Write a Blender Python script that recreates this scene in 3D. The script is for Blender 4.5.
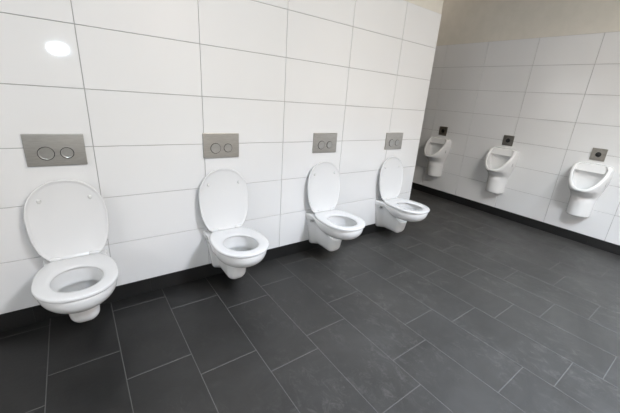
import bpy, bmesh, math, random
import numpy as np
from mathutils import Vector, Matrix

for o in list(bpy.data.objects):
    bpy.data.objects.remove(o, do_unlink=True)
S = bpy.context.scene
C = S.collection
random.seed(4)

# ------------------------------------------------------------------ camera
cam_data = bpy.data.cameras.new('camera')
cam = bpy.data.objects.new('camera', cam_data)
C.objects.link(cam)
CAM = Vector((-0.0735, -2.1495, 1.3567))
RIGHT = Vector((0.796954, -0.599129, 0.076873))
UP = Vector((0.137030, 0.303269, 0.943001))
FWD = Vector((0.588292, 0.740994, -0.323790))
cam.matrix_world = Matrix(((RIGHT.x, UP.x, -FWD.x, CAM.x),
                           (RIGHT.y, UP.y, -FWD.y, CAM.y),
                           (RIGHT.z, UP.z, -FWD.z, CAM.z),
                           (0, 0, 0, 1)))
cam_data.sensor_width = 36.0
cam_data.lens = 318.56 * 36.0 / 620.0
cam_data.shift_x = -(321.93 - 310.0) / 620.0
cam_data.shift_y = (205.86 - 206.5) / 620.0
cam_data.clip_start = 0.02
S.camera = cam

# ------------------------------------------------------------------ world, exposure
S.view_settings.view_transform = 'Standard'
S.view_settings.look = 'None'
S.view_settings.gamma = 1.0
S.view_settings.use_curve_mapping = False
S.view_settings.exposure = -0.05
W = bpy.data.worlds.new('world')
S.world = W
W.use_nodes = True
bg = W.node_tree.nodes['Background']
bg.inputs[0].default_value = (0.72, 0.84, 1.0, 1)
bg.inputs[1].default_value = 1.0

# ------------------------------------------------------------------ lights
def area(name, loc, target, sx, sy, power, col, disc=False):
    d = bpy.data.lights.new(name, 'AREA')
    d.shape = 'DISK' if disc else 'RECTANGLE'
    d.size = sx
    if not disc:
        d.size_y = sy
    d.energy = power
    d.color = col
    o = bpy.data.objects.new(name, d)
    C.objects.link(o)
    o.location = loc
    dirv = Vector(target) - Vector(loc)
    o.rotation_euler = dirv.to_track_quat('-Z', 'Y').to_euler()
    return o

# daylight entering by the side window
area('window_daylight', (-2.95, -1.9, 1.85), (0, -1.9, 1.0), 2.4, 1.3, 43, (1.0, 0.98, 0.98))
area('window_daylight', (-2.0, -5.12, 1.75), (-1.2, 0, 1.0), 1.3, 1.3, 3, (0.86, 0.93, 1.0))
# unseen ceiling fill lights, added to brighten the room: x, y, size, wide glow (power, colour), downward beam (power, colour)
FILL_PANELS = [(1.6, -2.9, 0.56, 85, (0.99, 0.985, 0.91), 66, (0.46, 0.66, 1.0)),
          (2.9, -2.9, 0.56, 0, None, 40, (0.78, 0.92, 1.0)),
          (1.6, -4.1, 0.56, 48, (1.0, 0.80, 0.80), 0, None),
          (3.7, 1.2, 0.40, 3.0, (1.0, 0.87, 0.75), 0, None)]
for x, y, sz, pw, cw, pb, cb in FILL_PANELS:
    if pw: area('added_fill_light', (x, y, 3.265), (x, y, 0), sz, sz, pw, cw).data.spread = math.radians(170)
    if pb: area('added_fill_beam', (x, y, 3.262), (x, y, 0), sz, sz, pb, cb).data.spread = math.radians(110)
# the photographer's small flash, just above the lens
fl = area('camera_flash', (-0.085, -2.17, 1.60), (0.9, 0, 0.9), 0.17, 0.10, 8.0, (0.72, 0.88, 1.0))
fl.data.shape = 'ELLIPSE'

# ------------------------------------------------------------------ materials
def mat(name, col, rough=0.5, metal=0.0, coat=0.0, spec=0.5):
    m = bpy.data.materials.new(name)
    m.use_nodes = True
    p = m.node_tree.nodes['Principled BSDF']
    p.inputs['Base Color'].default_value = (*col, 1)
    p.inputs['Roughness'].default_value = rough
    p.inputs['Metallic'].default_value = metal
    p.inputs['Coat Weight'].default_value = coat
    p.inputs['Specular IOR Level'].default_value = spec
    return m

def nodes(m):
    nt = m.node_tree
    return nt.nodes, nt.links, nt.nodes['Principled BSDF']

def noise_col(m, c1, c2, scale=6.0, detail=5, stretch=(1, 1, 1), lo=0.35, hi=0.65, rough=None, bump=0.0):
    N, L, P = nodes(m)
    tc = N.new('ShaderNodeTexCoord'); mp = N.new('ShaderNodeMapping')
    mp.inputs['Scale'].default_value = stretch
    L.new(tc.outputs['Object'], mp.inputs['Vector'])
    nz = N.new('ShaderNodeTexNoise'); nz.inputs['Scale'].default_value = scale; nz.inputs['Detail'].default_value = detail
    L.new(mp.outputs[0], nz.inputs['Vector'])
    cr = N.new('ShaderNodeValToRGB')
    cr.color_ramp.elements[0].position = lo; cr.color_ramp.elements[1].position = hi
    cr.color_ramp.elements[0].color = (*c1, 1); cr.color_ramp.elements[1].color = (*c2, 1)
    L.new(nz.outputs[0], cr.inputs[0]); L.new(cr.outputs[0], P.inputs['Base Color'])
    if rough:
        mr = N.new('ShaderNodeMapRange')
        mr.inputs['To Min'].default_value = rough[0]; mr.inputs['To Max'].default_value = rough[1]
        L.new(nz.outputs[0], mr.inputs[0]); L.new(mr.outputs[0], P.inputs['Roughness'])
    if bump:
        b = N.new('ShaderNodeBump'); b.inputs['Strength'].default_value = bump; b.inputs['Distance'].default_value = 0.002
        L.new(nz.outputs[0], b.inputs['Height']); L.new(b.outputs[0], P.inputs['Normal'])
    return m

M_tile = noise_col(mat('white_glazed_tile', (0.83, 0.83, 0.83), 0.05), (0.80, 0.80, 0.80), (0.83, 0.83, 0.83), 1.3, 2)
N, L, P = nodes(M_tile)
tc = N.new('ShaderNodeTexCoord'); mp = N.new('ShaderNodeMapping'); mp.inputs['Scale'].default_value = (1, 1, 0.15)
L.new(tc.outputs['Object'], mp.inputs['Vector'])
nz = N.new('ShaderNodeTexNoise'); nz.inputs['Scale'].default_value = 28; nz.inputs['Detail'].default_value = 2
L.new(mp.outputs[0], nz.inputs['Vector'])
b = N.new('ShaderNodeBump'); b.inputs['Strength'].default_value = 0.05; b.inputs['Distance'].default_value = 0.001
L.new(nz.outputs[0], b.inputs['Height']); L.new(b.outputs[0], P.inputs['Normal'])
M_wgrout = mat('grey_wall_grout', (0.44, 0.43, 0.42), 0.9)
M_plaster = noise_col(mat('cream_plaster', (0.76, 0.72, 0.64), 0.85), (0.73, 0.70, 0.625), (0.77, 0.735, 0.66), 9, 6, bump=0.15)
M_ceil = noise_col(mat('ceiling_paint', (0.8, 0.78, 0.74), 0.9), (0.78, 0.76, 0.72), (0.81, 0.79, 0.75), 4, 4)

def floor_material(name, c0, c1, r0, r1):
    """anthracite stone-look tile (or its joint) under a thin dusty film, which also paints in brighter floor light"""
    m = mat(name, c0, 0.5)
    N, L, P = nodes(m)
    tc = N.new('ShaderNodeTexCoord')
    def noise(scale, detail, rough=0.6, dist=0.0, st=(1, 1, 1)):
        mp = N.new('ShaderNodeMapping'); mp.inputs['Scale'].default_value = st
        L.new(tc.outputs['Object'], mp.inputs['Vector'])
        n = N.new('ShaderNodeTexNoise'); n.inputs['Scale'].default_value = scale; n.inputs['Detail'].default_value = detail
        n.inputs['Roughness'].default_value = rough; n.inputs['Distortion'].default_value = dist
        L.new(mp.outputs[0], n.inputs['Vector'])
        return n.outputs[0]
    def rng(src, a, b_, c=0.0, d=1.0):
        r = N.new('ShaderNodeMapRange'); r.interpolation_type = 'SMOOTHSTEP'
        for i, v in enumerate((a, b_, c, d)): r.inputs[i + 1].default_value = v
        L.new(src, r.inputs[0]); return r.outputs[0]
    def math_(op, a, b_):
        q = N.new('ShaderNodeMath'); q.operation = op
        for i, v in enumerate((a, b_)):
            if isinstance(v, (int, float)): q.inputs[i].default_value = v
            else: L.new(v, q.inputs[i])
        return q.outputs[0]
    n1 = noise(3.2, 9, 0.65, 0.6)
    mx0 = N.new('ShaderNodeMix'); mx0.data_type = 'RGBA'
    L.new(rng(n1, 0.34, 0.68), mx0.inputs[0]); mx0.inputs[6].default_value = (*c0, 1); mx0.inputs[7].default_value = (*c1, 1)
    # patchy, streaky dusty tone; its grading paints in light the lamps do not give
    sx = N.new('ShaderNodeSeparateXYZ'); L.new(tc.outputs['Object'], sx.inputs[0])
    light_grade = rng(math_('ADD', math_('MULTIPLY', sx.outputs[0], 0.55), math_('MULTIPLY', sx.outputs[1], -0.6)), 0.15, 1.5)
    film = math_('MULTIPLY', light_grade, rng(noise(2.3, 8, 0.7, 0.8, (0.7, 1, 1)), 0.25, 0.75, 0.55, 1.0))
    smear = math_('MULTIPLY', math_('MULTIPLY', rng(noise(17, 10, 0.8, 0.9, (1, 0.6, 1)), 0.48, 0.70), rng(noise(1.9, 3), 0.42, 0.62)), math_('ADD', math_('MULTIPLY', light_grade, 0.8), 0.1))
    dust_light = math_('ADD', math_('MULTIPLY', film, DUST_LIGHT), math_('MULTIPLY', smear, 0.42))
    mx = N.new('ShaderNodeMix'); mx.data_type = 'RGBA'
    L.new(dust_light, mx.inputs[0]); L.new(mx0.outputs[2], mx.inputs[6]); mx.inputs[7].default_value = (0.145, 0.138, 0.128, 1)
    L.new(mx.outputs[2], P.inputs['Base Color'])
    P.inputs['Specular IOR Level'].default_value = 0.36
    L.new(rng(n1, 0.2, 0.8, r0, r1), P.inputs['Roughness'])
    b = N.new('ShaderNodeBump'); b.inputs['Strength'].default_value = 0.25; b.inputs['Distance'].default_value = 0.002
    L.new(noise(60, 5), b.inputs['Height']); L.new(b.outputs[0], P.inputs['Normal'])
    return m
DUST_LIGHT = 0.33  # how strongly the graded dusty film brightens the open floor in place of light
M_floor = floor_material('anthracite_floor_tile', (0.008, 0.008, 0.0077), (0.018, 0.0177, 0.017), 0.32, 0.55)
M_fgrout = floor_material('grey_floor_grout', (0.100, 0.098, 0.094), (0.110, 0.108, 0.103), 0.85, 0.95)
M_base = noise_col(mat('anthracite_skirting_tile', (0.02, 0.02, 0.02), 0.5), (0.007, 0.007, 0.007), (0.011, 0.011, 0.011), 5, 6)
M_ceramic = noise_col(mat('white_sanitary_ceramic', (0.82, 0.82, 0.82), 0.08), (0.82, 0.82, 0.815), (0.85, 0.85, 0.845), 2, 1)
M_seat = noise_col(mat('white_seat_plastic', (0.8, 0.8, 0.8), 0.2), (0.72, 0.72, 0.72), (0.74, 0.74, 0.74), 2, 1)
M_steel = noise_col(mat('brushed_steel', (0.48, 0.46, 0.43), 0.32, 1.0), (0.47, 0.45, 0.42), (0.54, 0.52, 0.49), 30, 3, (1, 1, 12), rough=(0.28, 0.4))
M_bronze = noise_col(mat('dull_steel', (0.30, 0.28, 0.25), 0.38, 1.0), (0.31, 0.29, 0.26), (0.38, 0.36, 0.325), 30, 3, (1, 12, 1), rough=(0.3, 0.45))
M_chrome = noise_col(mat('polished_steel_button', (0.5, 0.49, 0.47), 0.3, 1.0), (0.48, 0.47, 0.45), (0.54, 0.53, 0.51), 20, 2)
M_dark = mat('black_sensor_glass', (0.006, 0.006, 0.006), 0.45)
M_gap = mat('dark_recess', (0.03, 0.028, 0.025), 0.6)
M_cap = mat('grey_plastic_cap', (0.5, 0.5, 0.49), 0.4)
M_frame = mat('white_window_frame', (0.75, 0.75, 0.74), 0.4)
M_bumper = mat('clear_rubber_bumper', (0.72, 0.72, 0.71), 0.25)
M_fill = mat('added_fill_glow', (0.9, 0.88, 0.82), 0.6)  # glowing face of the added, unseen fill panels
P = M_fill.node_tree.nodes['Principled BSDF']
P.inputs['Emission Color'].default_value = (1.0, 0.93, 0.84, 1); P.inputs['Emission Strength'].default_value = 3.0
M_water = mat('toilet_water', (0.95, 0.965, 0.965), 0.02)
P = M_water.node_tree.nodes['Principled BSDF']
P.inputs['Transmission Weight'].default_value = 1.0; P.inputs['IOR'].default_value = 1.33
M_glass = mat('window_glass', (1, 1, 1), 0.0)
P = M_glass.node_tree.nodes['Principled BSDF']
P.inputs['Transmission Weight'].default_value = 1.0; P.inputs['IOR'].default_value = 1.02

# ------------------------------------------------------------------ mesh helpers
def obj(name, bm, m, parent=None, smooth=False, loc=None):
    me = bpy.data.meshes.new(name)
    bm.to_mesh(me); bm.free()
    o = bpy.data.objects.new(name, me)
    C.objects.link(o)
    for k in (m if isinstance(m, (list, tuple)) else [m]):
        me.materials.append(k)
    if smooth:
        me.polygons.foreach_set('use_smooth', [True] * len(me.polygons))
    if parent: o.parent = parent
    if loc: o.location = loc
    return o

def struct(name, bm, m):
    o = obj(name, bm, m); o['kind'] = 'structure'; return o

def box(bm, x0, x1, y0, y1, z0, z1, mi=0, bevel=0.0, seg=2):
    r = bmesh.ops.create_cube(bm, size=1.0)
    vs = r['verts']
    for v in vs:
        v.co = Vector((x0 + (v.co.x + .5) * (x1 - x0), y0 + (v.co.y + .5) * (y1 - y0), z0 + (v.co.z + .5) * (z1 - z0)))
    fs = set(f for v in vs for f in v.link_faces)
    if bevel:
        es = list(set(e for v in vs for e in v.link_edges))
        rr = bmesh.ops.bevel(bm, geom=es, offset=bevel, segments=seg, affect='EDGES', profile=0.5)
        fs = set(f for f in fs if f.is_valid) | set(rr['faces'])
    for f in fs: f.material_index = mi
    return fs

def tile_box(bm, a0, a1, b0, b1, depth, bev, fn, mi=1):
    """tile whose back lies on plane 0 and whose front stands out by depth, bevelled front edge; fn maps (a,b,h)->xyz"""
    v = [bm.verts.new(fn(*p)) for p in ((a0, b0, 0), (a1, b0, 0), (a1, b1, 0), (a0, b1, 0),
         (a0, b0, depth - bev), (a1, b0, depth - bev), (a1, b1, depth - bev), (a0, b1, depth - bev),
         (a0 + bev, b0 + bev, depth), (a1 - bev, b0 + bev, depth), (a1 - bev, b1 - bev, depth), (a0 + bev, b1 - bev, depth))]
    for k in range(4):
        j = (k + 1) % 4
        for q in ((v[k], v[j], v[4 + j], v[4 + k]), (v[4 + k], v[4 + j], v[8 + j], v[8 + k])):
            bm.faces.new(q).material_index = mi
    bm.faces.new(v[8:12]).material_index = mi

def loft(bm, rings, cap0=False, cap1=False, close=True):
    R = [[bm.verts.new(p) for p in r] for r in rings]
    n = len(R[0])
    for a, b_ in zip(R[:-1], R[1:]):
        for k in range(n if close else n - 1):
            j = (k + 1) % n
            bm.faces.new((a[k], a[j], b_[j], b_[k]))
    if cap0: bm.faces.new(list(reversed(R[0])))
    if cap1: bm.faces.new(R[-1])
    return R

def disc(bm, r, prof, n=48):
    """lathe about local -Y: prof = [(radius, out)]; returns rings"""
    rings = [[(rr * math.cos(2 * math.pi * k / n), -o_, rr * math.sin(2 * math.pi * k / n)) for k in range(n)] for rr, o_ in prof]
    loft(bm, rings, cap0=False, cap1=True)

# ------------------------------------------------------------------ room
XL, XB = -2.8, 4.385          # window wall / urinal wall
YR, YE = -5.0, 2.2            # rear wall / end of the passage
XE = 2.915                     # free end of the toilet wall
H = 3.3
ZB, TH, TOP = 0.104, 0.2988, 2.196
JG = 0.0016                   # half joint
T = 0.008                     # tile thickness above the grout bed

def tiled_wall(bm, plane, u_lo, u_hi, u_off, fn, zmax=TOP):
    k = math.floor((u_lo - u_off) / 0.6)
    while u_off + k * 0.6 < u_hi:
        a0 = max(u_lo, u_off + k * 0.6 + JG); a1 = min(u_hi, u_off + (k + 1) * 0.6 - JG)
        if a1 - a0 > 0.01:
            for j in range(7):
                tile_box(bm, a0, a1, ZB + j * TH + JG, ZB + (j + 1) * TH - JG, T, 0.0012, fn)
        k += 1

# toilet wall: masonry behind, grout bed, tiles, painted band above
bm = bmesh.new()
box(bm, XL, XE - 0.001, T, 0.16, 0, H, 2)
box(bm, XL, XE - 0.001, T - 0.0010, T + 0.02, ZB - 0.004, TOP, 0)
box(bm, XL, XE - 0.004, 0.0025, T + 0.02, TOP, H, 2)
tiled_wall(bm, 'y', XL, XE, 0.0, lambda a, b_, h: (a, T - h, b_))
# tiles on the free end of the wall
for j in range(7):
    tile_box(bm, 0.002, 0.158, ZB + j * TH + JG, ZB + (j + 1) * TH - JG, 0.003, 0.001, lambda a, b_, h: (XE - 0.003 + h, a, b_))
struct('wall_left', bm, [M_wgrout, M_tile, M_plaster])

# urinal wall
bm = bmesh.new()
box(bm, XB + T, XB + 0.16, YR, YE, 0, H, 2)
box(bm, XB + T - 0.0010, XB + T + 0.02, YR, YE, ZB - 0.004, TOP, 0)
box(bm, XB + 0.0025, XB + T + 0.02, YR, YE, TOP, H, 2)
tiled_wall(bm, 'x', YR, YE, 0.865, lambda a, b_, h: (XB + T - h, a, b_))
struct('wall_right', bm, [M_wgrout, M_tile, M_plaster])

# other walls (plain plaster): rear wall with window, window wall, passage end
def wall_with_hole(name, axis, p0, p1, lo, hi, hole):
    bm = bmesh.new()
    h0, h1, z0, z1 = hole
    for a0, a1, b0, b1 in ((lo, h0, 0, H), (h1, hi, 0, H), (h0, h1, 0, z0), (h0, h1, z1, H)):
        if axis == 'y': box(bm, a0, a1, p0, p1, b0, b1)
        else: box(bm, p0, p1, a0, a1, b0, b1)
    return struct(name, bm, M_plaster)
wall_with_hole('wall_rear', 'y', YR - 0.2, YR, XL, XB + 0.16, (-2.65, -1.35, 1.1, 2.4))
wall_with_hole('wall_window_side', 'x', XL - 0.2, XL, YR - 0.2, YE, (-3.1, -0.7, 1.2, 2.5))
bm = bmesh.new(); box(bm, XL, XB + 0.16, YE, YE + 0.15, 0, H); struct('wall_passage_end', bm, M_plaster)
bm = bmesh.new(); box(bm, XL - 0.2, XB + 0.16, YR - 0.2, YE + 0.15, H, H + 0.12); struct('ceiling', bm, M_ceil)

def window(name, axis, p, a0, a1, z0, z1):
    bm = bmesh.new(); w = 0.06; mid = (a0 + a1) / 2
    for (u0, u1, v0, v1) in ((a0, a0 + w, z0, z1), (a1 - w, a1, z0, z1), (a0 + w, a1 - w, z0, z0 + w), (a0 + w, a1 - w, z1 - w, z1), (mid - w / 2, mid + w / 2, z0 + w, z1 - w)):
        if axis == 'y': box(bm, u0, u1, p - 0.03, p + 0.03, v0, v1, 0, 0.004, 1)
        else: box(bm, p - 0.03, p + 0.03, u0, u1, v0, v1, 0, 0.004, 1)
    o = struct(name, bm, M_frame)
    bm = bmesh.new()
    for (u0, u1) in ((a0 + w, mid - w / 2), (mid + w / 2, a1 - w)):
        if axis == 'y': box(bm, u0, u1, p - 0.003, p + 0.003, z0 + w, z1 - w)
        else: box(bm, p - 0.003, p + 0.003, u0, u1, z0 + w, z1 - w)
    obj('pane', bm, M_glass, o)
window('window_1', 'y', YR - 0.06, -2.65, -1.35, 1.1, 2.4)
window('window_2', 'x', XL - 0.06, -3.1, -0.7, 1.2, 2.5)

# floor: real tiles in stretcher rows running away from the toilet wall
FX, FW = -0.336, 0.3009
OFFS = {-5: .35, -4: .15, -3: .50, -2: .28, -1: .067, 0: .486, 1: .105, 2: .263, 3: .435, 4: .318, 5: .132, 6: .572, 7: .126, 8: .266,
        9: .44, 10: .05, 11: .33, 12: .20, 13: .52, 14: .1, 15: .4}
bm = bmesh.new()
box(bm, XL - 0.2, XB + 0.16, YR - 0.2, YE + 0.15, -0.15, -0.0008, 0)
for k in range(-9, 17):
    x0, x1 = FX + k * FW + 0.0015, FX + (k + 1) * FW - 0.0015
    x0 = max(x0, XL); x1 = min(x1, XB + 0.01)
    if x1 - x0 < 0.01: continue
    off = OFFS.get(k, (k * 0.217) % 0.6)
    y = -off + 0.6 * math.ceil((YE + off) / 0.6)
    while y > YR:
        hi, lo = min(y - 0.0018, YE), max(y - 0.6 + 0.0018, YR)
        if hi - lo > 0.01:
            tile_box(bm, x0, x1, lo, hi, 0.002, 0.0008, lambda a, b_, h: (a, b_, h - 0.002))
        y -= 0.6
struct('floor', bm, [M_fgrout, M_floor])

# skirting tiles, 60 cm pieces
bm = bmesh.new()
x = -2.8 + 0.0001
while x < XE - 0.01:
    box(bm, x, min(x + 0.5997, XE), -0.0015, T, 0, ZB - 0.002, 0, 0.0004, 1); x += 0.6
struct('baseboard_left', bm, M_base)
bm = bmesh.new()
y = YR + 0.001
while y < YE - 0.01:
    box(bm, XB - 0.0015, XB + T, y, min(y + 0.5997, YE), 0, ZB - 0.002, 0, 0.0004, 1); y += 0.6
struct('baseboard_right', bm, M_base)

# ------------------------------------------------------------------ smooth ceramic bodies from distance fields
def smin(a, b_, k):
    h = np.clip(0.5 + 0.5 * (b_ - a) / k, 0, 1)
    return b_ * (1 - h) + a * h - k * h * (1 - h)
def smax(a, b_, k): return -smin(-a, -b_, k)
def rbox(x, y, z, c, h, r):
    qx, qy, qz = abs(x - c[0]) - h[0] + r, abs(y - c[1]) - h[1] + r, abs(z - c[2]) - h[2] + r
    return np.sqrt(np.maximum(qx, 0)**2 + np.maximum(qy, 0)**2 + np.maximum(qz, 0)**2) + np.minimum(np.maximum(qx, np.maximum(qy, qz)), 0) - r

def surface_net(F, lo, hi, h):
    ax = [np.arange(l, u + h, h) for l, u in zip(lo, hi)]
    X, Y, Z = np.meshgrid(*ax, indexing='ij')
    f = F(X, Y, Z)
    s = f < 0
    nx, ny, nz_ = f.shape
    acc = np.zeros((nx - 1, ny - 1, nz_ - 1, 3)); cnt = np.zeros((nx - 1, ny - 1, nz_ - 1))
    P = np.stack([X, Y, Z], -1)
    def sl(a, d, n): return slice(d, a - 1 + d)
    for axis in range(3):
        oth = [a for a in range(3) if a != axis]
        for i in (0, 1):
            for j in (0, 1):
                A = [None] * 3; B = [None] * 3
                for a, d in ((oth[0], i), (oth[1], j)):
                    A[a] = B[a] = slice(d, f.shape[a] - 1 + d)
                A[axis] = slice(0, f.shape[axis] - 1); B[axis] = slice(1, f.shape[axis])
                fa, fb = f[tuple(A)], f[tuple(B)]
                m = (fa < 0) != (fb < 0)
                t = np.where(m, fa / np.where(m, fa - fb, 1), 0)
                p = P[tuple(A)] + t[..., None] * (P[tuple(B)] - P[tuple(A)])
                acc += np.where(m[..., None], p, 0); cnt += m
    cell = cnt > 0
    idx = -np.ones(cell.shape, int); idx[cell] = np.arange(cell.sum())
    V = acc[cell] / cnt[cell][:, None]
    e = 1e-4
    for _ in range(5):
        x, y, z = V.T
        f0 = F(x, y, z)
        g = np.stack([F(x + e, y, z) - F(x - e, y, z), F(x, y + e, z) - F(x, y - e, z), F(x, y, z + e) - F(x, y, z - e)], -1) / (2 * e)
        st = -(f0 / np.maximum((g**2).sum(-1), 0.05))[:, None] * g
        ln = np.linalg.norm(st, axis=1, keepdims=True)
        V = V + st * np.minimum(1, h * 0.5 / np.maximum(ln, 1e-9))
    faces = []
    for axis in range(3):
        o1, o2 = (axis + 1) % 3, (axis + 2) % 3
        A = [slice(1, -1)] * 3; B = [slice(1, -1)] * 3
        A[axis] = slice(0, -1); B[axis] = slice(1, None)
        sa, sb = s[tuple(A)], s[tuple(B)]
        for inside_first in (True, False):
            w = np.argwhere((sa & ~sb) if inside_first else (~sa & sb))
            if not len(w): continue
            base = w.copy(); base[:, o1] += 1; base[:, o2] += 1
            q = []
            for d1, d2 in ((-1, -1), (0, -1), (0, 0), (-1, 0)):
                c = base.copy(); c[:, o1] += d1; c[:, o2] += d2
                q.append(idx[tuple(c.T)])
            q = np.stack(q, 1)
            if not inside_first: q = q[:, ::-1]
            faces.append(q)
    Fc = np.concatenate(faces)
    me = bpy.data.meshes.new('body')
    me.from_pydata(V.tolist(), [], Fc.tolist())
    me.polygons.foreach_set('use_smooth', [True] * len(me.polygons))
    me.update()
    return me

def add_mesh(name, me, m, parent):
    o = bpy.data.objects.new(name, me); me.name = name
    me.materials.append(m)
    C.objects.link(o); o.parent = parent
    return o

# local frame of wall-hung things: x across, -y out of the wall, z up
RIM = 0.380
def toilet_field(x, y, z):
    v = -y
    # bowl: egg-shaped, belly drawn in towards the trap
    zz = np.clip((RIM - z) / 0.132, 0, 1.6)
    b_ = np.where(v > 0.31, 0.206, 0.30)
    r = np.sqrt((x / 0.170)**2 + ((v - 0.31) / b_)**2 + 1e-9)
    q = (r**2.2 + zz**2.5) ** (1 / 2.3)
    bowl = (q - 1) * 0.165
    # trap and foot: slim block running from wall to under the bowl
    t = np.clip((z - 0.075) / 0.3, 0, 1)
    hw = 0.064 + 0.022 * t
    fr = 0.280 + 0.05 * t
    foot = 0.9 * rbox(x * (0.07 / hw), (v - fr / 2) * (0.30 / fr), z, (0, 0, 0.233), (0.07, 0.15, 0.158), 0.055)
    # flange against the wall, wider at the top
    hb = 0.092 + 0.052 * np.clip((z - 0.08) / 0.3, 0, 1)
    flange = rbox(x * (0.14 / hb), v, z, (0, 0.0, 0.235), (0.14, 0.035, 0.158), 0.022)
    deck = rbox(x, v, z, (0, 0.12, 0.36), (0.143, 0.135, 0.036), 0.024)
    f = smin(bowl, foot, 0.045)
    f = smin(f, smin(flange, deck, 0.02), 0.055)
    # shallow hollow in each flank, behind the bowl and above the foot
    hol = (np.sqrt(((abs(x) - 0.150) / 0.060)**2 + ((v - 0.130 - 0.25 * (0.25 - z)) / 0.085)**2 + ((z - 0.235) / 0.105)**2 + 1e-9) - 1) * 0.06
    f = smax(f, -hol, 0.035)
    # flat rim
    f = smax(f, z - RIM, 0.010)
    # hollow of the bowl
    bb = np.where(v > 0.315, 0.142, 0.135)
    r2 = np.sqrt((x / 0.124)**2 + ((v - 0.315) / bb)**2 + 1e-9)
    z2 = np.clip((RIM - z) / 0.165, -0.3, 2)
    cav = ((r2**2.4 + np.abs(z2)**3.2) ** (1 / 2.6) - 1) * 0.12
    f = smax(f, -cav, 0.010)
    # inner rim lip
    f = np.maximum(f, -v)
    return f

def seat_outline(n=120, grow=0.0, short=0.0):
    pts = []
    for k in range(n):
        a = 2 * math.pi * k / n
        cx, cv = math.sin(a), math.cos(a)       # cv>0 = towards the front
        A, Bf, Bb = 0.176 + grow, 0.203 + grow - short, 0.272 + grow
        e = 2.15 if cv > 0 else 2.5
        Bq = Bf if cv > 0 else Bb
        r = (abs(cx / A)**e + abs(cv / Bq)**e) ** (-1 / e)
        x, v = r * cx, r * cv
        lim = -(0.235 + grow)
        if v < lim:                             # straight hinge edge
            v = lim
        pts.append((x, 0.32 + v))
    return pts
def seat_hole(n=120):
    pts = []
    for k in range(n):
        a = 2 * math.pi * k / n
        A, Bf, Bb = 0.107, 0.130, 0.130
        cx, cv = math.sin(a), math.cos(a)
        e = 2.05
        r = (abs(cx / A)**e + abs(cv / (Bf if cv > 0 else Bb))**e) ** (-1 / e)
        pts.append((r * cx, 0.322 + r * cv))
    return pts

def make_seat(parent):
    bm = bmesh.new()
    O, I = seat_outline(), seat_hole()
    z0 = RIM + 0.003
    rings = []
    for f, h in ((0.035, 0.0), (0.0, 0.003), (-0.006, 0.007), (0.0, 0.0135), (0.03, 0.0178), (0.08, 0.0192), (0.35, 0.0200), (0.72, 0.0192), (0.90, 0.0160), (0.98, 0.010), (1.0, 0.004), (0.97, 0.0)):
        rings.append([(o[0] + (i[0] - o[0]) * f, -(o[1] + (i[1] - o[1]) * f), z0 + h) for o, i in zip(O, I)])
    rings.append(rings[0])
    R = [[bm.verts.new(p) for p in r] for r in rings[:-1]]
    n = len(O); m_ = len(R)
    for a in range(m_):
        c = (a + 1) % m_
        for k in range(n):
            j = (k + 1) % n
            bm.faces.new((R[a][k], R[a][j], R[c][j], R[c][k]))
    bmesh.ops.recalc_face_normals(bm, faces=bm.faces)
    return obj('seat', bm, M_seat, parent, True)

LID_HINGE = Vector((0, -0.0795, 0.397))
LID_TILT = math.radians(-96.6)
def make_lid(parent):
    bm = bmesh.new()
    O = seat_outline(grow=0.003, short=-0.001)
    # lid lying closed: outline around (0,-0.32); z=0 underside; shifted so hinge edge is at origin
    c = (0, 0.31)
    def ring(s, z): return [((p[0]) * s, -(c[1] + (p[1] - c[1]) * s - 0.085), z) for p in O]
    rings = [ring(s, z) for s, z in ((0.02, 0.0055), (0.5, 0.0055), (0.90, 0.0050), (0.935, 0.0035), (0.955, 0.0005), (0.98, 0.0), (0.994, 0.0015), (1.0, 0.005),
             (0.997, 0.010), (0.975, 0.013), (0.93, 0.015), (0.7, 0.0165), (0.3, 0.017), (0.02, 0.017))]
    loft(bm, rings, cap0=True, cap1=True)
    bmesh.ops.recalc_face_normals(bm, faces=bm.faces)
    o = obj('lid', bm, M_seat, parent, True)
    o.location = LID_HINGE
    o.rotation_euler = (LID_TILT, 0, 0)
    for s in (-1, 1):
        bm = bmesh.new()
        n = 20
        prof = [(0.0095, 0.006), (0.0095, 0.001), (0.0085, -0.002), (0.006, -0.0035)]
        loft(bm, [[(r * math.cos(2 * math.pi * k / n), r * 1.2 * math.sin(2 * math.pi * k / n), z) for k in range(n)] for r, z in prof], cap0=True, cap1=True)
        bmesh.ops.recalc_face_normals(bm, faces=bm.faces)
        bo = obj('bumper', bm, M_bumper, o, True)
        bo.location = (s * 0.108, -0.335, 0.0)
    return o

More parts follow.
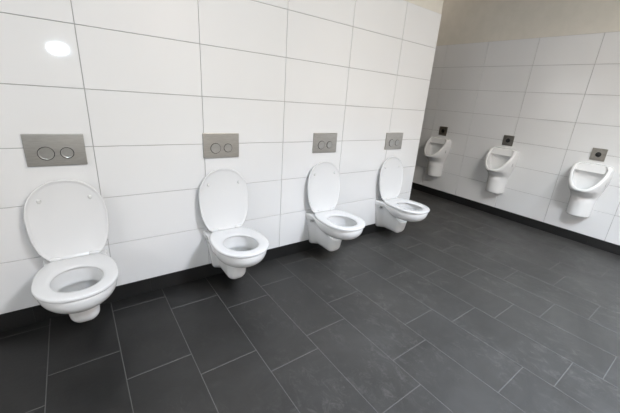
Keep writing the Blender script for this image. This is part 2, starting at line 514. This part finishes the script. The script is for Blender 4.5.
def make_toilet():
    root = bpy.data.objects.new('wall_hung_toilet', None); C.objects.link(root)
    root.empty_display_size = 0.1
    add_mesh('bowl', surface_net(toilet_field, (-0.2, -0.56, 0.06), (0.2, 0.012, 0.40), 0.0045), M_ceramic, root)
    # water surface
    bm = bmesh.new(); n = 64
    loft(bm, [[(0.122 * s * math.sin(2 * math.pi * k / n), -(0.315 + 0.137 * s * math.cos(2 * math.pi * k / n)), 0.300) for k in range(n)] for s in (1, 0.5, 0.02)], cap1=True)
    obj('water', bm, M_water, root, True)
    make_seat(root)
    lid = make_lid(root)
    for s in (-1, 1):
        bm = bmesh.new()
        n = 20; x0, x1 = (0.062, 0.112)
        ringsx = [(x0, .7), (x0 + .003, 1), (x1 - .003, 1), (x1, .7)]
        loft(bm, [[(s * xx, -0.076 + 0.0095 * k_ * math.cos(2 * math.pi * k / n), 0.404 + 0.0105 * k_ * math.sin(2 * math.pi * k / n)) for k in range(n)] for xx, k_ in ringsx], cap0=True, cap1=True)
        box(bm, *(sorted((s * (x0 + .012), s * (x1 - .012)))), -0.086, -0.066, RIM - 0.001, 0.404, 0, 0.003, 2)
        bmesh.ops.recalc_face_normals(bm, faces=bm.faces)
        obj('hinge', bm, M_seat, root, True)
    for s in (-1, 1):      # covers over the wall fixings
        bm = bmesh.new(); n = 24
        loft(bm, [[(s * xx, -0.062 + r * math.cos(2 * math.pi * k / n), 0.318 + r * math.sin(2 * math.pi * k / n)) for k in range(n)] for xx, r in ((0.100, 0.011), (0.134, 0.011), (0.137, 0.009))], cap0=True, cap1=True)
        bmesh.ops.recalc_face_normals(bm, faces=bm.faces)
        obj('fixing_cap', bm, M_cap, root, True)['label'] = 'grey fixing cap'
    return root

def kids(o): return [c for c in bpy.data.objects if c.parent == o]
def copy_tree(o, parent=None):
    c = o.copy(); C.objects.link(c); c.parent = parent
    for ch in kids(o):
        copy_tree(ch, c)
    return c
def tag(o, label, cat, group):
    o['label'] = label; o['category'] = cat; o['group'] = group

TX = (-0.161, 0.714, 1.606, 2.484)
TL = ('white wall-hung toilet with raised lid, nearest the camera, at the far left',
      'white wall-hung toilet with raised lid, second from the left of the four',
      'white wall-hung toilet with raised lid, third from the left, seen half from the side',
      'white wall-hung toilet with raised lid beside the free end of the tiled wall')
toilet = make_toilet()
for i, x in enumerate(TX):
    o = toilet if i == 0 else copy_tree(toilet)
    o.location = (x, 0, 0)
    tag(o, TL[i], 'toilet', 'wall-hung toilets along the white wall')

# ------------------------------------------------------------------ flush plates
def make_plate():
    bm = bmesh.new()
    box(bm, -0.1235, 0.1235, -0.012, 0.0, -0.082, 0.082, 0, 0.0025, 3)
    root = obj('flush_plate', bm, M_steel)
    for cx, cz, r in ((-0.042, -0.017, 0.033), (0.0435, -0.0165, 0.0275)):
        bm = bmesh.new()
        disc(bm, r, [(r + 0.0022, 0.0), (r + 0.0022, 0.0008), (r - 0.001, 0.0008), (r - 0.001, 0.0009)])
        ringo = obj('button_surround', bm, M_gap, None)
        bm = bmesh.new()
        disc(bm, r, [(r - 0.001, 0.0), (r - 0.001, 0.0035), (r - 0.002, 0.0048), (r - 0.0045, 0.0048), (r - 0.006, 0.0040), (0.001, 0.0040)])
        b_ = obj('button', bm, M_chrome, root, False, (cx, -0.012, cz))
        for p in b_.data.polygons: p.use_smooth = abs(p.normal.y) < 0.97
        ringo.parent = b_; ringo.name = 'button_gap'
        for me in (ringo.data, b_.data):
            bm = bmesh.new(); bm.from_mesh(me); bmesh.ops.recalc_face_normals(bm, faces=bm.faces); bm.to_mesh(me); bm.free()
    return root
PL = ('brushed steel flush plate with two round buttons above the nearest toilet, far left',
      'brushed steel flush plate with two round buttons above the second toilet from the left',
      'brushed steel flush plate with two round buttons above the third toilet from the left',
      'brushed steel flush plate above the toilet next to the free wall end')
plate = make_plate()
for i, x in enumerate(TX):
    o = plate if i == 0 else copy_tree(plate)
    o.location = (x, -0.0002, 0.989)
    tag(o, PL[i], 'flush plate', 'flush plates above the toilets')

# ------------------------------------------------------------------ urinals
def interp(z, zs, vs): return np.interp(z, zs, vs)
def smooth_tab(zs, vs):
    zz = np.linspace(zs[0], zs[-1], 200); vv = np.interp(zz, zs, vs)
    k = np.hanning(13); k /= k.sum()
    vp = np.pad(vv, 6, mode='edge'); vv = np.convolve(vp, k, mode='valid')
    return zz, vv
ZW = smooth_tab([0.20, 0.32, 0.45, 0.52, 0.60, 0.70, 0.80, 0.90, 1.0], [0.108, 0.111, 0.115, 0.116, 0.140, 0.165, 0.176, 0.168, 0.150])
ZD = smooth_tab([0.20, 0.32, 0.50, 0.548, 0.595, 0.625, 0.66, 0.75, 0.90, 1.0], [0.140, 0.145, 0.152, 0.138, 0.205, 0.280, 0.300, 0.32, 0.33, 0.33])
def dsec(x, v, Wd, Dp, n):
    r = ((np.abs(x) / Wd + 1e-6)**n + (np.maximum(v, 0) / Dp)**n) ** (1 / n)
    return (r - 1) * np.minimum(Wd, Dp) * 0.9
def urinal_field(x, y, z):
    v = -y
    Wd = interp(z, *ZW); Dp = interp(z, *ZD)
    n = np.interp(z, [0.3, 0.5, 0.62, 0.9], [2.1, 2.1, 2.3, 2.5])
    body = dsec(x, v, Wd, Dp, n)
    body = smax(body, 0.318 - z, 0.02)
    body = smax(body, z - 0.903, 0.045)
    # slanting mouth from the lip (low, far out) to the top near the wall
    pl = ((v - 0.075) * 0.30 + (z - 0.905) * 0.235) / math.hypot(0.30, 0.235)
    body = smax(body, pl, 0.018)
    # hollow
    Wi = Wd - 0.031; Di = Dp - 0.030
    cav = dsec(x, v, Wi, Di, n)
    cav = smax(cav, 0.035 - v, 0.03)
    cav = smax(cav, z - 0.899, 0.05)
    floor_ = 0.515 + 1.2 * (v - 0.08)**2
    cav = smax(cav, floor_ - z, 0.08)
    hood = smax(v - 0.088 + 0.25 * (z - 0.80), 0.815 - z, 0.006)     # overhanging flush rim along the top
    hood = smax(hood, -(z - 0.805), 0.004)
    cav = np.maximum(cav, -hood)
    body = smax(body, -cav, 0.010)
    return np.maximum(body, -v)

def make_urinal():
    root = bpy.data.objects.new('urinal', None); C.objects.link(root)
    add_mesh('bowl', surface_net(urinal_field, (-0.2, -0.36, 0.29), (0.2, 0.012, 0.925), 0.005), M_ceramic, root)
    for s in (-1, 1):
        bm = bmesh.new(); n = 28
        prof = ((0.150, 1.0), (0.1655, 1.0), (0.1665, 0.85))
        loft(bm, [[(s * xx, -0.092 + 0.012 * k_ * math.cos(2 * math.pi * k / n), 0.722 + 0.024 * k_ * math.sin(2 * math.pi * k / n)) for k in range(n)] for xx, k_ in prof], cap0=True, cap1=True)
        bmesh.ops.recalc_face_normals(bm, faces=bm.faces)
        obj('fixing_cap', bm, M_cap, root, True)['label'] = 'grey oval fixing cap'
    bm = bmesh.new(); n = 32
    loft(bm, [[(r * math.cos(2 * math.pi * k / n), -0.078 + r * math.sin(2 * math.pi * k / n), z) for k in range(n)] for r, z in ((0.024, 0.515), (0.024, 0.523), (0.021, 0.525))], cap0=True, cap1=True)
    bmesh.ops.recalc_face_normals(bm, faces=bm.faces)
    obj('drain_cover', bm, M_chrome, root, True)
    return root
UY = (0.667, -0.287, -1.231)
UZ = (0.0, 0.0, -0.007)
UL = ('white ceramic urinal half beside the toilet wall edge, farthest to the left',
      'white ceramic urinal in the middle of the three on the right wall',
      'white ceramic urinal nearest the camera at the right edge')
urinal = make_urinal()
for i, y in enumerate(UY):
    o = urinal if i == 0 else copy_tree(urinal)
    o.location = (XB, y, UZ[i]); o.rotation_euler = (0, 0, -math.pi / 2)
    tag(o, UL[i], 'urinal', 'urinals on the right wall')

def make_sensor():
    bm = bmesh.new()
    box(bm, -0.065, 0.065, -0.010, 0.0, -0.064, 0.064, 0, 0.002, 3)
    root = obj('sensor_plate', bm, M_bronze)
    bm = bmesh.new(); r = 0.026
    disc(bm, r, [(r, 0.0), (r, 0.002), (r - 0.002, 0.003), (0.001, 0.0042)], 40)
    bmesh.ops.recalc_face_normals(bm, faces=bm.faces)
    o = obj('sensor_window', bm, M_dark, root, True, (0, -0.010, 0.0))
    o['label'] = 'round black sensor window'
    return root
SL = ('small square steel sensor plate above the urinal beside the wall edge',
      'small square steel sensor plate above the middle urinal',
      'small square steel sensor plate above the nearest urinal at right')
sensor = make_sensor()
for i, y in enumerate(UY):
    o = sensor if i == 0 else copy_tree(sensor)
    o.location = (XB - 0.0002, (0.667, -0.286, -1.227)[i], (1.006, 1.005, 0.997)[i]); o.rotation_euler = (0, 0, -math.pi / 2)
    tag(o, SL[i], 'sensor plate', 'sensor plates above the urinals')

# ------------------------------------------------------------------ added fill panels (out of the frame, put in to light the room)
WHERE = ('above the middle of the floor', 'near the urinal wall', 'toward the rear wall', 'in the passage behind the toilet wall')
for i, (x, y, sz, *_) in enumerate(FILL_PANELS):
    k = sz / 2 + 0.005; q = k + 0.025
    bm = bmesh.new()
    for (a, b_, c, d) in ((-q, q, -q, -k), (-q, q, k, q), (-q, -k, -k, k), (k, q, -k, k)):
        box(bm, a, b_, c, d, -0.03, 0.0, 0, 0.002, 1)
    o = obj('added_fill_panel', bm, M_frame, None, False, (x, y, H))
    bm = bmesh.new(); box(bm, -k, k, -k, k, -0.022, -0.002); obj('fill_diffuser', bm, M_fill, o)
    o['label'] = 'added unseen fill light panel ' + WHERE[i]
    o['category'] = 'ceiling lamp'; o['group'] = 'added fill light panels'
